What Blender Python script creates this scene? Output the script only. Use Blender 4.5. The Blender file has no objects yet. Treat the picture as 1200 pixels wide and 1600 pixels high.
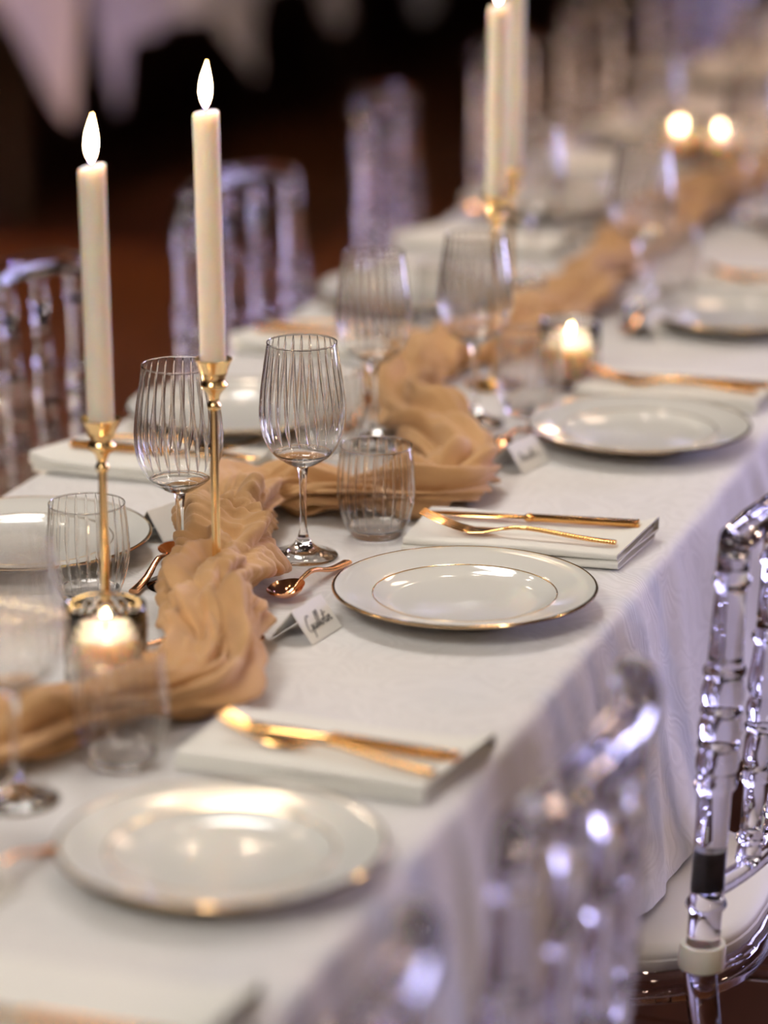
import bpy, math, random
import numpy as np
from math import sin, cos, pi, radians, sqrt
from mathutils import Vector, Matrix

sc = bpy.context.scene
C = sc.collection
random.seed(4)
TZ = 0.75                      # height of the table top

# ------------------------------------------------------------------ camera
cam_d = bpy.data.cameras.new('camera')
cam = bpy.data.objects.new('camera', cam_d)
C.objects.link(cam)
cam.location = (1.148, -3.066, 1.78)
cam.rotation_euler = (radians(90 - 16.49), 0, radians(18.38))
cam_d.sensor_fit = 'VERTICAL'
cam_d.sensor_height = 36.0
cam_d.sensor_width = 27.0
cam_d.lens = 113.6
cam_d.clip_start = 0.05
cam_d.dof.use_dof = True
cam_d.dof.focus_distance = 3.37
cam_d.dof.aperture_fstop = 1.75
cam_d.dof.aperture_blades = 0
sc.camera = cam

# ------------------------------------------------------------------ world, lights, exposure
w = bpy.data.worlds.new('room_dark'); sc.world = w
w.use_nodes = True
bg = w.node_tree.nodes['Background']
bg.inputs[0].default_value = (1.0, 0.62, 0.42, 1)
bg.inputs[1].default_value = 0.045

def area(name, loc, target, size, power, color, shape='DISK', spread=180):
    l = bpy.data.lights.new(name, 'AREA'); l.shape = shape; l.size = size
    l.energy = power; l.color = color; l.spread = radians(spread)
    o = bpy.data.objects.new(name, l); C.objects.link(o)
    o.location = loc
    d = Vector(target) - Vector(loc)
    o.rotation_euler = d.to_track_quat('-Z', 'Y').to_euler()
    return o

def spot(name, loc, target, power, color, angle, radius=0.06, blend=0.6):
    l = bpy.data.lights.new(name, 'SPOT'); l.energy = power; l.color = color
    l.spot_size = radians(angle); l.spot_blend = blend; l.shadow_soft_size = radius
    o = bpy.data.objects.new(name, l); C.objects.link(o)
    o.location = loc
    d = Vector(target) - Vector(loc)
    o.rotation_euler = d.to_track_quat('-Z', 'Y').to_euler()
    return o

# soft warm ceiling lamps over the table
area('ceiling_lamp_back', (-0.9, 1.5, 3.9), (0.05, 0.0, 0.75), 0.9, 18, (1.0, 0.965, 0.92), spread=110)
area('ceiling_lamp_front', (-0.5, -3.2, 3.6), (0.0, -0.2, 0.8), 1.2, 28, (1.0, 0.965, 0.92), spread=120)
area('ceiling_lamp_far', (0.3, 4.4, 4.0), (0.0, 3.2, 0.75), 0.8, 12, (1.0, 0.68, 0.47), spread=110)
# small bright down-lights (the glints on china, gold and acrylic)
for i, (x, y) in enumerate(((-1.6, 0.6), (0.9, 1.2), (-0.5, 3.2), (1.8, -0.6), (-2.2, 2.6), (0.4, -2.4))):
    area('down_light', (x, y, 4.1), (x, y, 0), 0.16, 4, (1.0, 0.84, 0.70), shape='SQUARE', spread=170)
def glint_light(loc, power, color, r=0.018):  # unseen point lights added for sparkle on acrylic and gold
    l = bpy.data.lights.new('glint_light', 'POINT'); l.energy = power; l.color = color; l.shadow_soft_size = r
    o = bpy.data.objects.new('glint_light', l); C.objects.link(o); o.location = loc
for (x, y, z) in ((-2.6, -0.4, 3.5), (-0.6, 2.2, 3.6), (2.6, 1.6, 3.3), (2.4, -2.2, 3.4), (-1.8, 4.4, 3.5), (0.8, 6.0, 3.5), (-3.4, 1.4, 3.0), (0.6, 0.4, 3.8), (3.2, -0.4, 2.9), (-0.8, -2.0, 3.7), (2.8, -1.4, 1.9), (2.0, 1.0, 2.2)):
    glint_light((x, y, z), 6, (1.0, 0.78, 0.56), 0.035)
for (x, y, z) in ((3.4, 3.6, 2.6), (-3.6, 3.0, 2.8), (1.6, 3.0, 3.4)):
    glint_light((x, y, z), 8, (0.45, 0.42, 1.0), 0.035)
# violet stage light washing in from the side of the room
area('violet_stage_wash', (2.5, 4.2, 1.15), (0.4, -0.2, 0.5), 1.5, 17, (0.60, 0.58, 1.0), spread=60)
spot('violet_stage_lamp', (4.4, 7.0, 3.0), (-0.3, 2.0, 0.8), 25, (0.42, 0.34, 1.0), 50, 0.12)
spot('violet_stage_lamp', (-0.9, 2.6, 3.6), (-2.3, 4.75, 0.45), 120, (0.60, 0.36, 1.0), 17, 0.1)
spot('warm_fill_spot', (-0.6, 3.4, 3.8), (-2.3, 6.0, 0.45), 90, (1.0, 0.66, 0.50), 26, 0.15)  # added fill, brightens the cloth of the second table
spot('warm_fill_spot', (-4.6, 4.2, 3.8), (-2.1, 3.4, 0.0), 520, (1.0, 0.56, 0.30), 60, 0.2)  # added fill, lifts the warm brown of the floor on the left

area('warm_bokeh_light', (3.0, 1.6, 2.3), (0.5, -0.5, 0.8), 0.34, 3.4, (1.0, 0.66, 0.42), spread=90)  # added with the next one for warm blur discs on the right-hand chairs
area('warm_bokeh_light', (2.6, -2.9, 2.2), (0.5, -0.7, 0.8), 0.30, 2, (1.0, 0.72, 0.52), spread=90)
# added upward spots near floor level, only to make the far-side chairs glint
for (x, y, c) in ((-1.75, 0.2, (1.0, 0.80, 0.62)), (-1.75, 1.7, (0.62, 0.55, 1.0)), (-1.8, 3.2, (1.0, 0.70, 0.48)), (-1.3, 4.6, (0.60, 0.50, 1.0))):
    spot('chair_glint_spot', (x, y, 0.12), (-0.50, y + 0.35, 0.80), 170, c, 60, 0.03)

sc.view_settings.view_transform = 'Standard'
sc.view_settings.look = 'None'
sc.view_settings.gamma = 1.0
sc.view_settings.use_curve_mapping = False
sc.view_settings.exposure = 0.0
cy = sc.cycles
cy.max_bounces = 10; cy.transmission_bounces = 10; cy.glossy_bounces = 4
cy.diffuse_bounces = 2; cy.transparent_max_bounces = 20
cy.sample_clamp_indirect = 150.0
cy.use_denoising = True; cy.use_light_tree = False
cy.use_adaptive_sampling = True; cy.adaptive_threshold = 0.07

# ------------------------------------------------------------------ materials
def nodes_of(m):
    m.use_nodes = True
    return m.node_tree.nodes, m.node_tree.links

def principled(name, color, rough=0.5, metal=0.0, **kw):
    m = bpy.data.materials.new(name); n, l = nodes_of(m)
    b = n['Principled BSDF']
    b.inputs['Base Color'].default_value = (*color, 1)
    b.inputs['Roughness'].default_value = rough
    b.inputs['Metallic'].default_value = metal
    for k, v in kw.items():
        b.inputs[k.replace('_', ' ')].default_value = v
    return m

def add_bump(m, scale, strength, dist=0.001, kind='noise', detail=4, stretch=(1, 1, 1)):
    n, l = nodes_of(m); b = n['Principled BSDF']
    tc = n.new('ShaderNodeTexCoord'); mp = n.new('ShaderNodeMapping')
    mp.inputs['Scale'].default_value = stretch
    l.new(tc.outputs['Object'], mp.inputs['Vector'])
    if kind == 'noise':
        t = n.new('ShaderNodeTexNoise'); t.inputs['Scale'].default_value = scale; t.inputs['Detail'].default_value = detail
        out = t.outputs['Fac']
    elif kind == 'wave':
        t = n.new('ShaderNodeTexWave'); t.inputs['Scale'].default_value = scale
        t.inputs['Distortion'].default_value = 9.0; t.inputs['Detail'].default_value = 2.0
        t.inputs['Detail Scale'].default_value = 0.6
        out = t.outputs['Fac']
    l.new(mp.outputs['Vector'], t.inputs['Vector'])
    bp = n.new('ShaderNodeBump'); bp.inputs['Strength'].default_value = strength; bp.inputs['Distance'].default_value = dist
    l.new(out, bp.inputs['Height']); l.new(bp.outputs['Normal'], b.inputs['Normal'])
    return out, b, n, l

def vary(m, scale, c1, c2, lo=0.35, hi=0.65, detail=5, stretch=(1, 1, 1)):
    n, l = nodes_of(m); b = n['Principled BSDF']
    tc = n.new('ShaderNodeTexCoord'); mp = n.new('ShaderNodeMapping'); mp.inputs['Scale'].default_value = stretch
    l.new(tc.outputs['Object'], mp.inputs['Vector'])
    t = n.new('ShaderNodeTexNoise'); t.inputs['Scale'].default_value = scale; t.inputs['Detail'].default_value = detail
    l.new(mp.outputs['Vector'], t.inputs['Vector'])
    r = n.new('ShaderNodeValToRGB')
    r.color_ramp.elements[0].position = lo; r.color_ramp.elements[0].color = (*c1, 1)
    r.color_ramp.elements[1].position = hi; r.color_ramp.elements[1].color = (*c2, 1)
    l.new(t.outputs['Fac'], r.inputs['Fac']); l.new(r.outputs['Color'], b.inputs['Base Color'])
    return m

# damask table linen: swirling woven relief
def damask(name, c1, c2):
    m = principled(name, c1, 0.72, 0, Sheen_Weight=0.15, Sheen_Roughness=0.4, Specular_IOR_Level=0.3)
    n, l = nodes_of(m); b = n['Principled BSDF']
    tc = n.new('ShaderNodeTexCoord')
    warp = n.new('ShaderNodeTexNoise'); warp.inputs['Scale'].default_value = 9.0; warp.inputs['Detail'].default_value = 1.0
    l.new(tc.outputs['Object'], warp.inputs['Vector'])
    mul = n.new('ShaderNodeVectorMath'); mul.operation = 'MULTIPLY_ADD'
    mul.inputs[1].default_value = (0.16, 0.16, 0.16)
    l.new(warp.outputs['Color'], mul.inputs[0]); l.new(tc.outputs['Object'], mul.inputs[2])
    nz = n.new('ShaderNodeTexNoise'); nz.inputs['Scale'].default_value = 11.0; nz.inputs['Detail'].default_value = 1.5
    l.new(mul.outputs[0], nz.inputs['Vector'])
    ml = n.new('ShaderNodeMath'); ml.operation = 'MULTIPLY'; ml.inputs[1].default_value = 95.0
    l.new(nz.outputs['Fac'], ml.inputs[0])
    sn = n.new('ShaderNodeMath'); sn.operation = 'SINE'; l.new(ml.outputs[0], sn.inputs[0])
    hf = n.new('ShaderNodeMath'); hf.operation = 'MULTIPLY_ADD'; hf.inputs[1].default_value = 0.5; hf.inputs[2].default_value = 0.5
    l.new(sn.outputs[0], hf.inputs[0])
    vo = n.new('ShaderNodeTexVoronoi'); vo.inputs['Scale'].default_value = 38.0
    l.new(mul.outputs[0], vo.inputs['Vector'])
    mx = n.new('ShaderNodeMix'); mx.data_type = 'FLOAT'; mx.inputs[0].default_value = 0.35
    l.new(hf.outputs[0], mx.inputs[2]); l.new(vo.outputs['Distance'], mx.inputs[3])
    r = n.new('ShaderNodeValToRGB')
    r.color_ramp.elements[0].position = 0.35; r.color_ramp.elements[0].color = (*c1, 1)
    r.color_ramp.elements[1].position = 0.6; r.color_ramp.elements[1].color = (*c2, 1)
    l.new(mx.outputs[0], r.inputs['Fac']); l.new(r.outputs['Color'], b.inputs['Base Color'])
    bp = n.new('ShaderNodeBump'); bp.inputs['Strength'].default_value = 0.28; bp.inputs['Distance'].default_value = 0.0014
    l.new(mx.outputs[0], bp.inputs['Height']); l.new(bp.outputs['Normal'], b.inputs['Normal'])
    return m

M = {}
M['linen'] = damask('damask_linen', (0.752, 0.730, 0.710), (0.79, 0.768, 0.748))
M['napkin'] = principled('napkin_cotton', (0.86, 0.84, 0.77), 0.8, Specular_IOR_Level=0.2)
add_bump(M['napkin'], 900, 0.15, 0.0004)
M['porcelain'] = principled('porcelain', (0.80, 0.79, 0.735), 0.09, Coat_Weight=0.4, Coat_Roughness=0.04)
vary(M['porcelain'], 14, (0.79, 0.78, 0.725), (0.81, 0.80, 0.745))
M['gold'] = principled('polished_gold', (0.87, 0.49, 0.17), 0.12, 1.0)
vary(M['gold'], 40, (0.84, 0.46, 0.15), (0.90, 0.52, 0.19))
M['rim_gold'] = principled('rim_gold', (0.85, 0.60, 0.32), 0.16, 1.0)
vary(M['rim_gold'], 50, (0.82, 0.57, 0.30), (0.88, 0.63, 0.35))
M['brass'] = principled('brushed_brass', (0.92, 0.66, 0.33), 0.2, 1.0)
vary(M['brass'], 60, (0.89, 0.63, 0.30), (0.95, 0.69, 0.36))
M['copper'] = principled('rose_gold', (0.90, 0.47, 0.25), 0.12, 1.0)
vary(M['copper'], 40, (0.87, 0.44, 0.22), (0.92, 0.50, 0.28))
M['card'] = principled('card_paper', (0.86, 0.84, 0.79), 0.75)
add_bump(M['card'], 500, 0.1, 0.0003)
M['ink'] = principled('black_ink', (0.025, 0.022, 0.03), 0.5)
vary(M['ink'], 300, (0.02, 0.018, 0.025), (0.04, 0.035, 0.045))
M['cushion'] = principled('cushion_fabric', (0.80, 0.77, 0.72), 0.6)
add_bump(M['cushion'], 400, 0.15, 0.0006)
M['ring'] = principled('white_nylon', (0.80, 0.77, 0.68), 0.4, Subsurface_Weight=0.2, Subsurface_Scale=0.01)
vary(M['ring'], 60, (0.78, 0.75, 0.66), (0.82, 0.79, 0.70))
M['refraction'] = principled('dark_refraction', (0.035, 0.035, 0.045), 0.35)  # dark tone standing in for a refraction in the acrylic
vary(M['refraction'], 60, (0.03, 0.03, 0.04), (0.045, 0.045, 0.055))
M['wick'] = principled('wick', (0.02, 0.015, 0.01), 0.9)
vary(M['wick'], 400, (0.015, 0.01, 0.008), (0.04, 0.03, 0.02))
M['wood'] = principled('table_wood', (0.16, 0.09, 0.05), 0.5)
vary(M['wood'], 6, (0.11, 0.06, 0.03), (0.20, 0.12, 0.07), stretch=(1, 8, 1))
M['floor'] = principled('dark_floor', (0.30, 0.12, 0.05), 0.42, Specular_IOR_Level=0.35)
vary(M['floor'], 2.2, (0.085, 0.028, 0.008), (0.12, 0.041, 0.013), stretch=(5, 0.7, 1))
M['wall'] = principled('dark_wall', (0.10, 0.06, 0.05), 0.8)
vary(M['wall'], 1.5, (0.09, 0.05, 0.04), (0.12, 0.07, 0.06))
M['ceil'] = principled('dark_ceiling', (0.12, 0.09, 0.075), 0.8)
vary(M['ceil'], 1.5, (0.11, 0.08, 0.065), (0.13, 0.10, 0.085))

def wax_mat(name, col):
    m = principled(name, col, 0.45, Subsurface_Weight=0.9, Subsurface_Scale=0.05)
    n, l = nodes_of(m)
    n['Principled BSDF'].inputs['Subsurface Radius'].default_value = (1.0, 0.55, 0.28)
    return m
M['wax'] = wax_mat('candle_wax', (0.87, 0.78, 0.65))
vary(M['wax'], 30, (0.86, 0.755, 0.66), (0.88, 0.775, 0.68))

def glass_mat(name, ior=1.5, tint=(1, 1, 1), clear=0.0, rough=0.0):
    m = bpy.data.materials.new(name); n, l = nodes_of(m)
    n.remove(n['Principled BSDF'])
    g = n.new('ShaderNodeBsdfGlass'); g.inputs['IOR'].default_value = ior; g.inputs['Roughness'].default_value = rough
    t = n.new('ShaderNodeTexNoise'); t.inputs['Scale'].default_value = 8.0
    tc = n.new('ShaderNodeTexCoord'); l.new(tc.outputs['Object'], t.inputs['Vector'])
    r = n.new('ShaderNodeValToRGB')
    r.color_ramp.elements[0].color = (tint[0] * .985, tint[1] * .985, tint[2] * .985, 1); r.color_ramp.elements[1].color = (*tint, 1)
    l.new(t.outputs['Fac'], r.inputs['Fac']); l.new(r.outputs['Color'], g.inputs['Color'])
    out = n['Material Output']
    if clear > 0:
        tr = n.new('ShaderNodeBsdfTransparent'); mx = n.new('ShaderNodeMixShader'); mx.inputs[0].default_value = clear
        l.new(g.outputs[0], mx.inputs[1]); l.new(tr.outputs[0], mx.inputs[2]); l.new(mx.outputs[0], out.inputs['Surface'])
    else:
        l.new(g.outputs[0], out.inputs['Surface'])
    return m
M['crystal'] = glass_mat('crystal_bowl', 1.42, (0.995, 0.99, 0.985), 0.0)
M['crystal_solid'] = glass_mat('crystal_stem', 1.5, (0.99, 0.985, 0.98), 0.0)
M['smoke'] = glass_mat('smoked_glass', 1.48, (0.93, 0.90, 0.87), 0.0)
M['acrylic'] = glass_mat('clear_acrylic', 1.49, (0.97, 0.965, 0.985), 0.0, 0.03)

def thin_glass(name, tint=(0.985, 0.98, 0.97)):
    m = bpy.data.materials.new(name); n, l = nodes_of(m)
    n.remove(n['Principled BSDF'])
    fr = n.new('ShaderNodeFresnel'); fr.inputs['IOR'].default_value = 1.5
    ge = n.new('ShaderNodeNewGeometry'); io = n.new('ShaderNodeMix'); io.data_type = 'FLOAT'
    io.inputs[2].default_value = 1.5; io.inputs[3].default_value = 1 / 1.5      # same reflectance from either side of the thin wall
    l.new(ge.outputs['Backfacing'], io.inputs[0]); l.new(io.outputs[0], fr.inputs['IOR'])
    tr = n.new('ShaderNodeBsdfTransparent'); tr.inputs['Color'].default_value = (*tint, 1)
    gl = n.new('ShaderNodeBsdfGlossy'); gl.inputs['Roughness'].default_value = 0.02
    t = n.new('ShaderNodeTexNoise'); t.inputs['Scale'].default_value = 30.0
    tc = n.new('ShaderNodeTexCoord'); l.new(tc.outputs['Object'], t.inputs['Vector'])
    bp = n.new('ShaderNodeBump'); bp.inputs['Strength'].default_value = 0.04; bp.inputs['Distance'].default_value = 0.002
    l.new(t.outputs['Fac'], bp.inputs['Height']); l.new(bp.outputs['Normal'], gl.inputs['Normal'])
    mu = n.new('ShaderNodeMath'); mu.operation = 'MULTIPLY'; mu.inputs[1].default_value = 1.6; mu.use_clamp = True
    l.new(fr.outputs[0], mu.inputs[0])
    mx = n.new('ShaderNodeMixShader'); l.new(mu.outputs[0], mx.inputs[0])
    l.new(tr.outputs[0], mx.inputs[1]); l.new(gl.outputs[0], mx.inputs[2])
    l.new(mx.outputs[0], n['Material Output'].inputs['Surface'])
    return m
M['thin'] = thin_glass('thin_crystal')

def flame_mat():
    m = bpy.data.materials.new('candle_flame'); n, l = nodes_of(m)
    n.remove(n['Principled BSDF'])
    e = n.new('ShaderNodeEmission')
    tc = n.new('ShaderNodeTexCoord'); s = n.new('ShaderNodeSeparateXYZ'); l.new(tc.outputs['Generated'], s.inputs[0])
    r = n.new('ShaderNodeValToRGB'); cr = r.color_ramp
    cr.elements[0].position = 0.0; cr.elements[0].color = (0.10, 0.10, 0.35, 1)
    cr.elements[1].position = 1.0; cr.elements[1].color = (1.0, 0.50, 0.16, 1)
    k = cr.elements.new(0.14); k.color = (0.55, 0.30, 0.16, 1)
    k = cr.elements.new(0.30); k.color = (1.0, 0.74, 0.46, 1)
    k = cr.elements.new(0.75); k.color = (1.0, 0.72, 0.42, 1)
    l.new(s.outputs['Z'], r.inputs['Fac']); l.new(r.outputs['Color'], e.inputs['Color'])
    e.inputs['Strength'].default_value = 60.0
    l.new(e.outputs[0], n['Material Output'].inputs['Surface'])
    return m
M['flame'] = flame_mat()

def gauze_mat():
    m = bpy.data.materials.new('caramel_gauze'); n, l = nodes_of(m)
    b = n['Principled BSDF']; b.inputs['Roughness'].default_value = 0.85
    b.inputs['Specular IOR Level'].default_value = 0.15
    b.inputs['Sheen Weight'].default_value = 0.25
    tc = n.new('ShaderNodeTexCoord')
    t = n.new('ShaderNodeTexNoise'); t.inputs['Scale'].default_value = 16; t.inputs['Detail'].default_value = 6
    l.new(tc.outputs['Object'], t.inputs['Vector'])
    r = n.new('ShaderNodeValToRGB')
    r.color_ramp.elements[0].position = 0.3; r.color_ramp.elements[0].color = (0.66, 0.38, 0.165, 1)
    r.color_ramp.elements[1].position = 0.7; r.color_ramp.elements[1].color = (0.76, 0.465, 0.225, 1)
    l.new(t.outputs['Fac'], r.inputs['Fac']); l.new(r.outputs['Color'], b.inputs['Base Color'])
    t2 = n.new('ShaderNodeTexNoise'); t2.inputs['Scale'].default_value = 420; t2.inputs['Detail'].default_value = 3
    l.new(tc.outputs['Object'], t2.inputs['Vector'])
    bp = n.new('ShaderNodeBump'); bp.inputs['Strength'].default_value = 0.25; bp.inputs['Distance'].default_value = 0.0006
    l.new(t2.outputs['Fac'], bp.inputs['Height']); l.new(bp.outputs['Normal'], b.inputs['Normal'])
    tr = n.new('ShaderNodeBsdfTranslucent'); l.new(r.outputs['Color'], tr.inputs['Color'])
    mx = n.new('ShaderNodeMixShader'); mx.inputs[0].default_value = 0.12
    l.new(b.outputs[0], mx.inputs[1]); l.new(tr.outputs[0], mx.inputs[2])
    l.new(mx.outputs[0], n['Material Output'].inputs['Surface'])
    return m
M['gauze'] = gauze_mat()

# ------------------------------------------------------------------ mesh helpers
class MB:
    def __init__(s): s.v = []; s.f = []
    def add(s, verts, faces):
        o = len(s.v); s.v += [tuple(map(float, p)) for p in verts]
        s.f += [tuple(i + o for i in f) for f in faces]
        return s
    def grid(s, P, wrap_u=False, wrap_v=False):
        """P[i][j] rows of points"""
        ni, nj = len(P), len(P[0])
        vs = [p for row in P for p in row]
        fs = []
        for i in range(ni if wrap_u else ni - 1):
            for j in range(nj if wrap_v else nj - 1):
                a = i * nj + j; b = i * nj + (j + 1) % nj
                c = ((i + 1) % ni) * nj + (j + 1) % nj; d = ((i + 1) % ni) * nj + j
                fs.append((a, b, c, d))
        return s.add(vs, fs)
    def lathe(s, prof, n=32, rfun=None, cap0=True, cap1=True, close=False):
        """prof: (r, z) list; rfun(r, z, th, k) -> r"""
        P = []
        for k, (r, z) in enumerate(prof):
            row = []
            for j in range(n):
                th = 2 * pi * j / n
                rr = rfun(r, z, th, k) if rfun else r
                row.append((rr * cos(th), rr * sin(th), z))
            P.append(row)
        o = len(s.v)
        s.grid(P, wrap_u=close, wrap_v=True)
        m = len(prof)
        if cap0 and not close: s.f.append(tuple(o + j for j in range(n))[::-1])
        if cap1 and not close: s.f.append(tuple(o + (m - 1) * n + j for j in range(n)))
        return s
    def loft(s, secs, n=12, power=2.0):
        """secs: (center, u half-vector, v half-vector); superellipse sections, capped"""
        P = []
        for c, u, v in secs:
            c = Vector(c); u = Vector(u); v = Vector(v); row = []
            for j in range(n):
                th = 2 * pi * j / n
                a = abs(cos(th)) ** (2 / power) * (1 if cos(th) >= 0 else -1)
                b = abs(sin(th)) ** (2 / power) * (1 if sin(th) >= 0 else -1)
                row.append(tuple(c + u * a + v * b))
            P.append(row)
        o = len(s.v); s.grid(P, wrap_v=True)
        s.f.append(tuple(o + j for j in range(n))[::-1])
        s.f.append(tuple(o + (len(secs) - 1) * n + j for j in range(n)))
        return s
    def tube(s, pts, rad, n=12, up=(0, 0, 1)):
        pts = [Vector(p) for p in pts]
        secs = []
        for i, p in enumerate(pts):
            a = pts[max(i - 1, 0)]; b = pts[min(i + 1, len(pts) - 1)]
            t = (b - a).normalized()
            u = Vector(up).cross(t)
            if u.length < 1e-4: u = Vector((1, 0, 0)).cross(t)
            u.normalize(); v = t.cross(u)
            r = rad[i] if isinstance(rad, (list, tuple)) else rad
            ru, rv = r if isinstance(r, (list, tuple)) else (r, r)
            secs.append((p, u * ru, v * rv))
        return s.loft(secs, n)
    def box(s, x0, x1, y0, y1, z0, z1):
        return s.add([(x0, y0, z0), (x1, y0, z0), (x1, y1, z0), (x0, y1, z0), (x0, y0, z1), (x1, y0, z1), (x1, y1, z1), (x0, y1, z1)],
                     [(0, 3, 2, 1), (4, 5, 6, 7), (0, 1, 5, 4), (1, 2, 6, 5), (2, 3, 7, 6), (3, 0, 4, 7)])
    def mesh(s, name, smooth=True, angle=40):
        me = bpy.data.meshes.new(name); me.from_pydata(s.v, [], s.f); me.update()
        import bmesh
        bm = bmesh.new(); bm.from_mesh(me); bmesh.ops.recalc_face_normals(bm, faces=bm.faces); bm.to_mesh(me); bm.free()
        if smooth:
            me.shade_smooth()
            try: me.set_sharp_from_angle(angle=radians(angle))
            except Exception: pass
        return me
    def build(s, name, mat, parent=None, smooth=True, angle=40):
        me = s.mesh(name, smooth, angle); me.materials.append(M[mat])
        o = bpy.data.objects.new(name, me); C.objects.link(o)
        if parent: o.parent = parent
        return o

def tag(o, label, cat, group=None, kind=None):
    o['label'] = label; o['category'] = cat
    if group: o['group'] = group
    if kind: o['kind'] = kind
    return o

def empty(name, loc=(0, 0, 0), rz=0):
    o = bpy.data.objects.new(name, None); C.objects.link(o)
    o.location = loc; o.rotation_euler = (0, 0, rz); o.empty_display_size = 0.05
    return o

def copy_tree(o, parent=None):
    c = o.copy(); C.objects.link(c)
    if parent: c.parent = parent
    for ch in o.children: copy_tree(ch, c)
    return c

class Maker:
    """first use places the prototype itself, later uses copy it with its parts"""
    def __init__(s, fn): s.fn = fn; s.proto = None
    def __call__(s, loc, rz, label, cat, group=None):
        if s.proto is None:
            s.proto = o = s.fn()
        else:
            o = copy_tree(s.proto)
        o.location = loc; o.rotation_euler = (0, 0, rz)
        return tag(o, label, cat, group)

def struct(name, mb, mat, label=None):
    o = mb.build(name, mat, smooth=False); o['kind'] = 'structure'
    if label: o['label'] = label
    return o

# value noise (numpy)
_rng = np.random.RandomState(11)
_tab = _rng.rand(4096)
def _h(ix, iy, iz): return _tab[(ix * 73 + iy * 157 + iz * 311 + ix * iy * 7) % 4096]
def vnoise(x, y, z=0.0):
    x = np.asarray(x, float); y = np.asarray(y, float) + 0 * x; z = np.asarray(z, float) + 0 * x
    ix = np.floor(x).astype(int); iy = np.floor(y).astype(int); iz = np.floor(z).astype(int)
    fx = x - ix; fy = y - iy; fz = z - iz
    fx = fx * fx * (3 - 2 * fx); fy = fy * fy * (3 - 2 * fy); fz = fz * fz * (3 - 2 * fz)
    def L(a, b, t): return a + (b - a) * t
    c = L(L(L(_h(ix, iy, iz), _h(ix + 1, iy, iz), fx), L(_h(ix, iy + 1, iz), _h(ix + 1, iy + 1, iz), fx), fy),
          L(L(_h(ix, iy, iz + 1), _h(ix + 1, iy, iz + 1), fx), L(_h(ix, iy + 1, iz + 1), _h(ix + 1, iy + 1, iz + 1), fx), fy), fz)
    return c * 2 - 1
def ridge(x, y, z=0.0): return 1 - 2 * np.abs(vnoise(x, y, z))

def np_grid_obj(name, P, mat, wrap_v=False, parent=None):
    ni, nj = P.shape[:2]
    idx = np.arange(ni * nj).reshape(ni, nj)
    if wrap_v: idx = np.concatenate([idx, idx[:, :1]], 1)
    f = np.stack([idx[:-1, :-1], idx[1:, :-1], idx[1:, 1:], idx[:-1, 1:]], -1).reshape(-1, 4)
    me = bpy.data.meshes.new(name); me.from_pydata(P.reshape(-1, 3).tolist(), [], f.tolist()); me.update()
    me.shade_smooth(); me.materials.append(M[mat])
    o = bpy.data.objects.new(name, me); C.objects.link(o)
    if parent: o.parent = parent
    return o

# ------------------------------------------------------------------ room shell
X0, X1, Y0, Y1, H = -9.0, 7.5, -6.0, 17.0, 4.6
struct('floor', MB().box(X0, X1, Y0, Y1, -0.1, 0.0), 'floor', 'dark brown polished floor of the banquet hall')
struct('ceiling', MB().box(X0, X1, Y0, Y1, H, H + 0.1), 'ceil')
struct('wall_left', MB().box(X0 - 0.15, X0, Y0, Y1, 0, H), 'wall')
struct('wall_right', MB().box(X1, X1 + 0.15, Y0, Y1, 0, H), 'wall')
struct('wall_back', MB().box(X0, X1, Y1, Y1 + 0.15, 0, H), 'wall')
struct('wall_front', MB().box(X0, X1, Y0 - 0.15, Y0, 0, H), 'wall')

# ------------------------------------------------------------------ the long table and its cloth
TX = 0.390; TY0, TY1 = -2.1, 6.6
def make_table():
    t = empty('banquet_table', (0, 0, 0))
    MB().box(-TX + 0.012, TX - 0.012, TY0 + 0.02, TY1 - 0.02, 0.715, 0.742).build('tabletop', 'wood', t, False)
    for y in (-1.9, 0.85, 3.7, 6.4):
        for x in (-0.05, 0.05):
            MB().box(x - 0.022, x + 0.022, y - 0.022, y + 0.022, 0.0, 0.715).build('leg', 'wood', t, False)
    return tag(t, 'long wooden banquet table hidden beneath the white damask cloth', 'table')
make_table()

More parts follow.
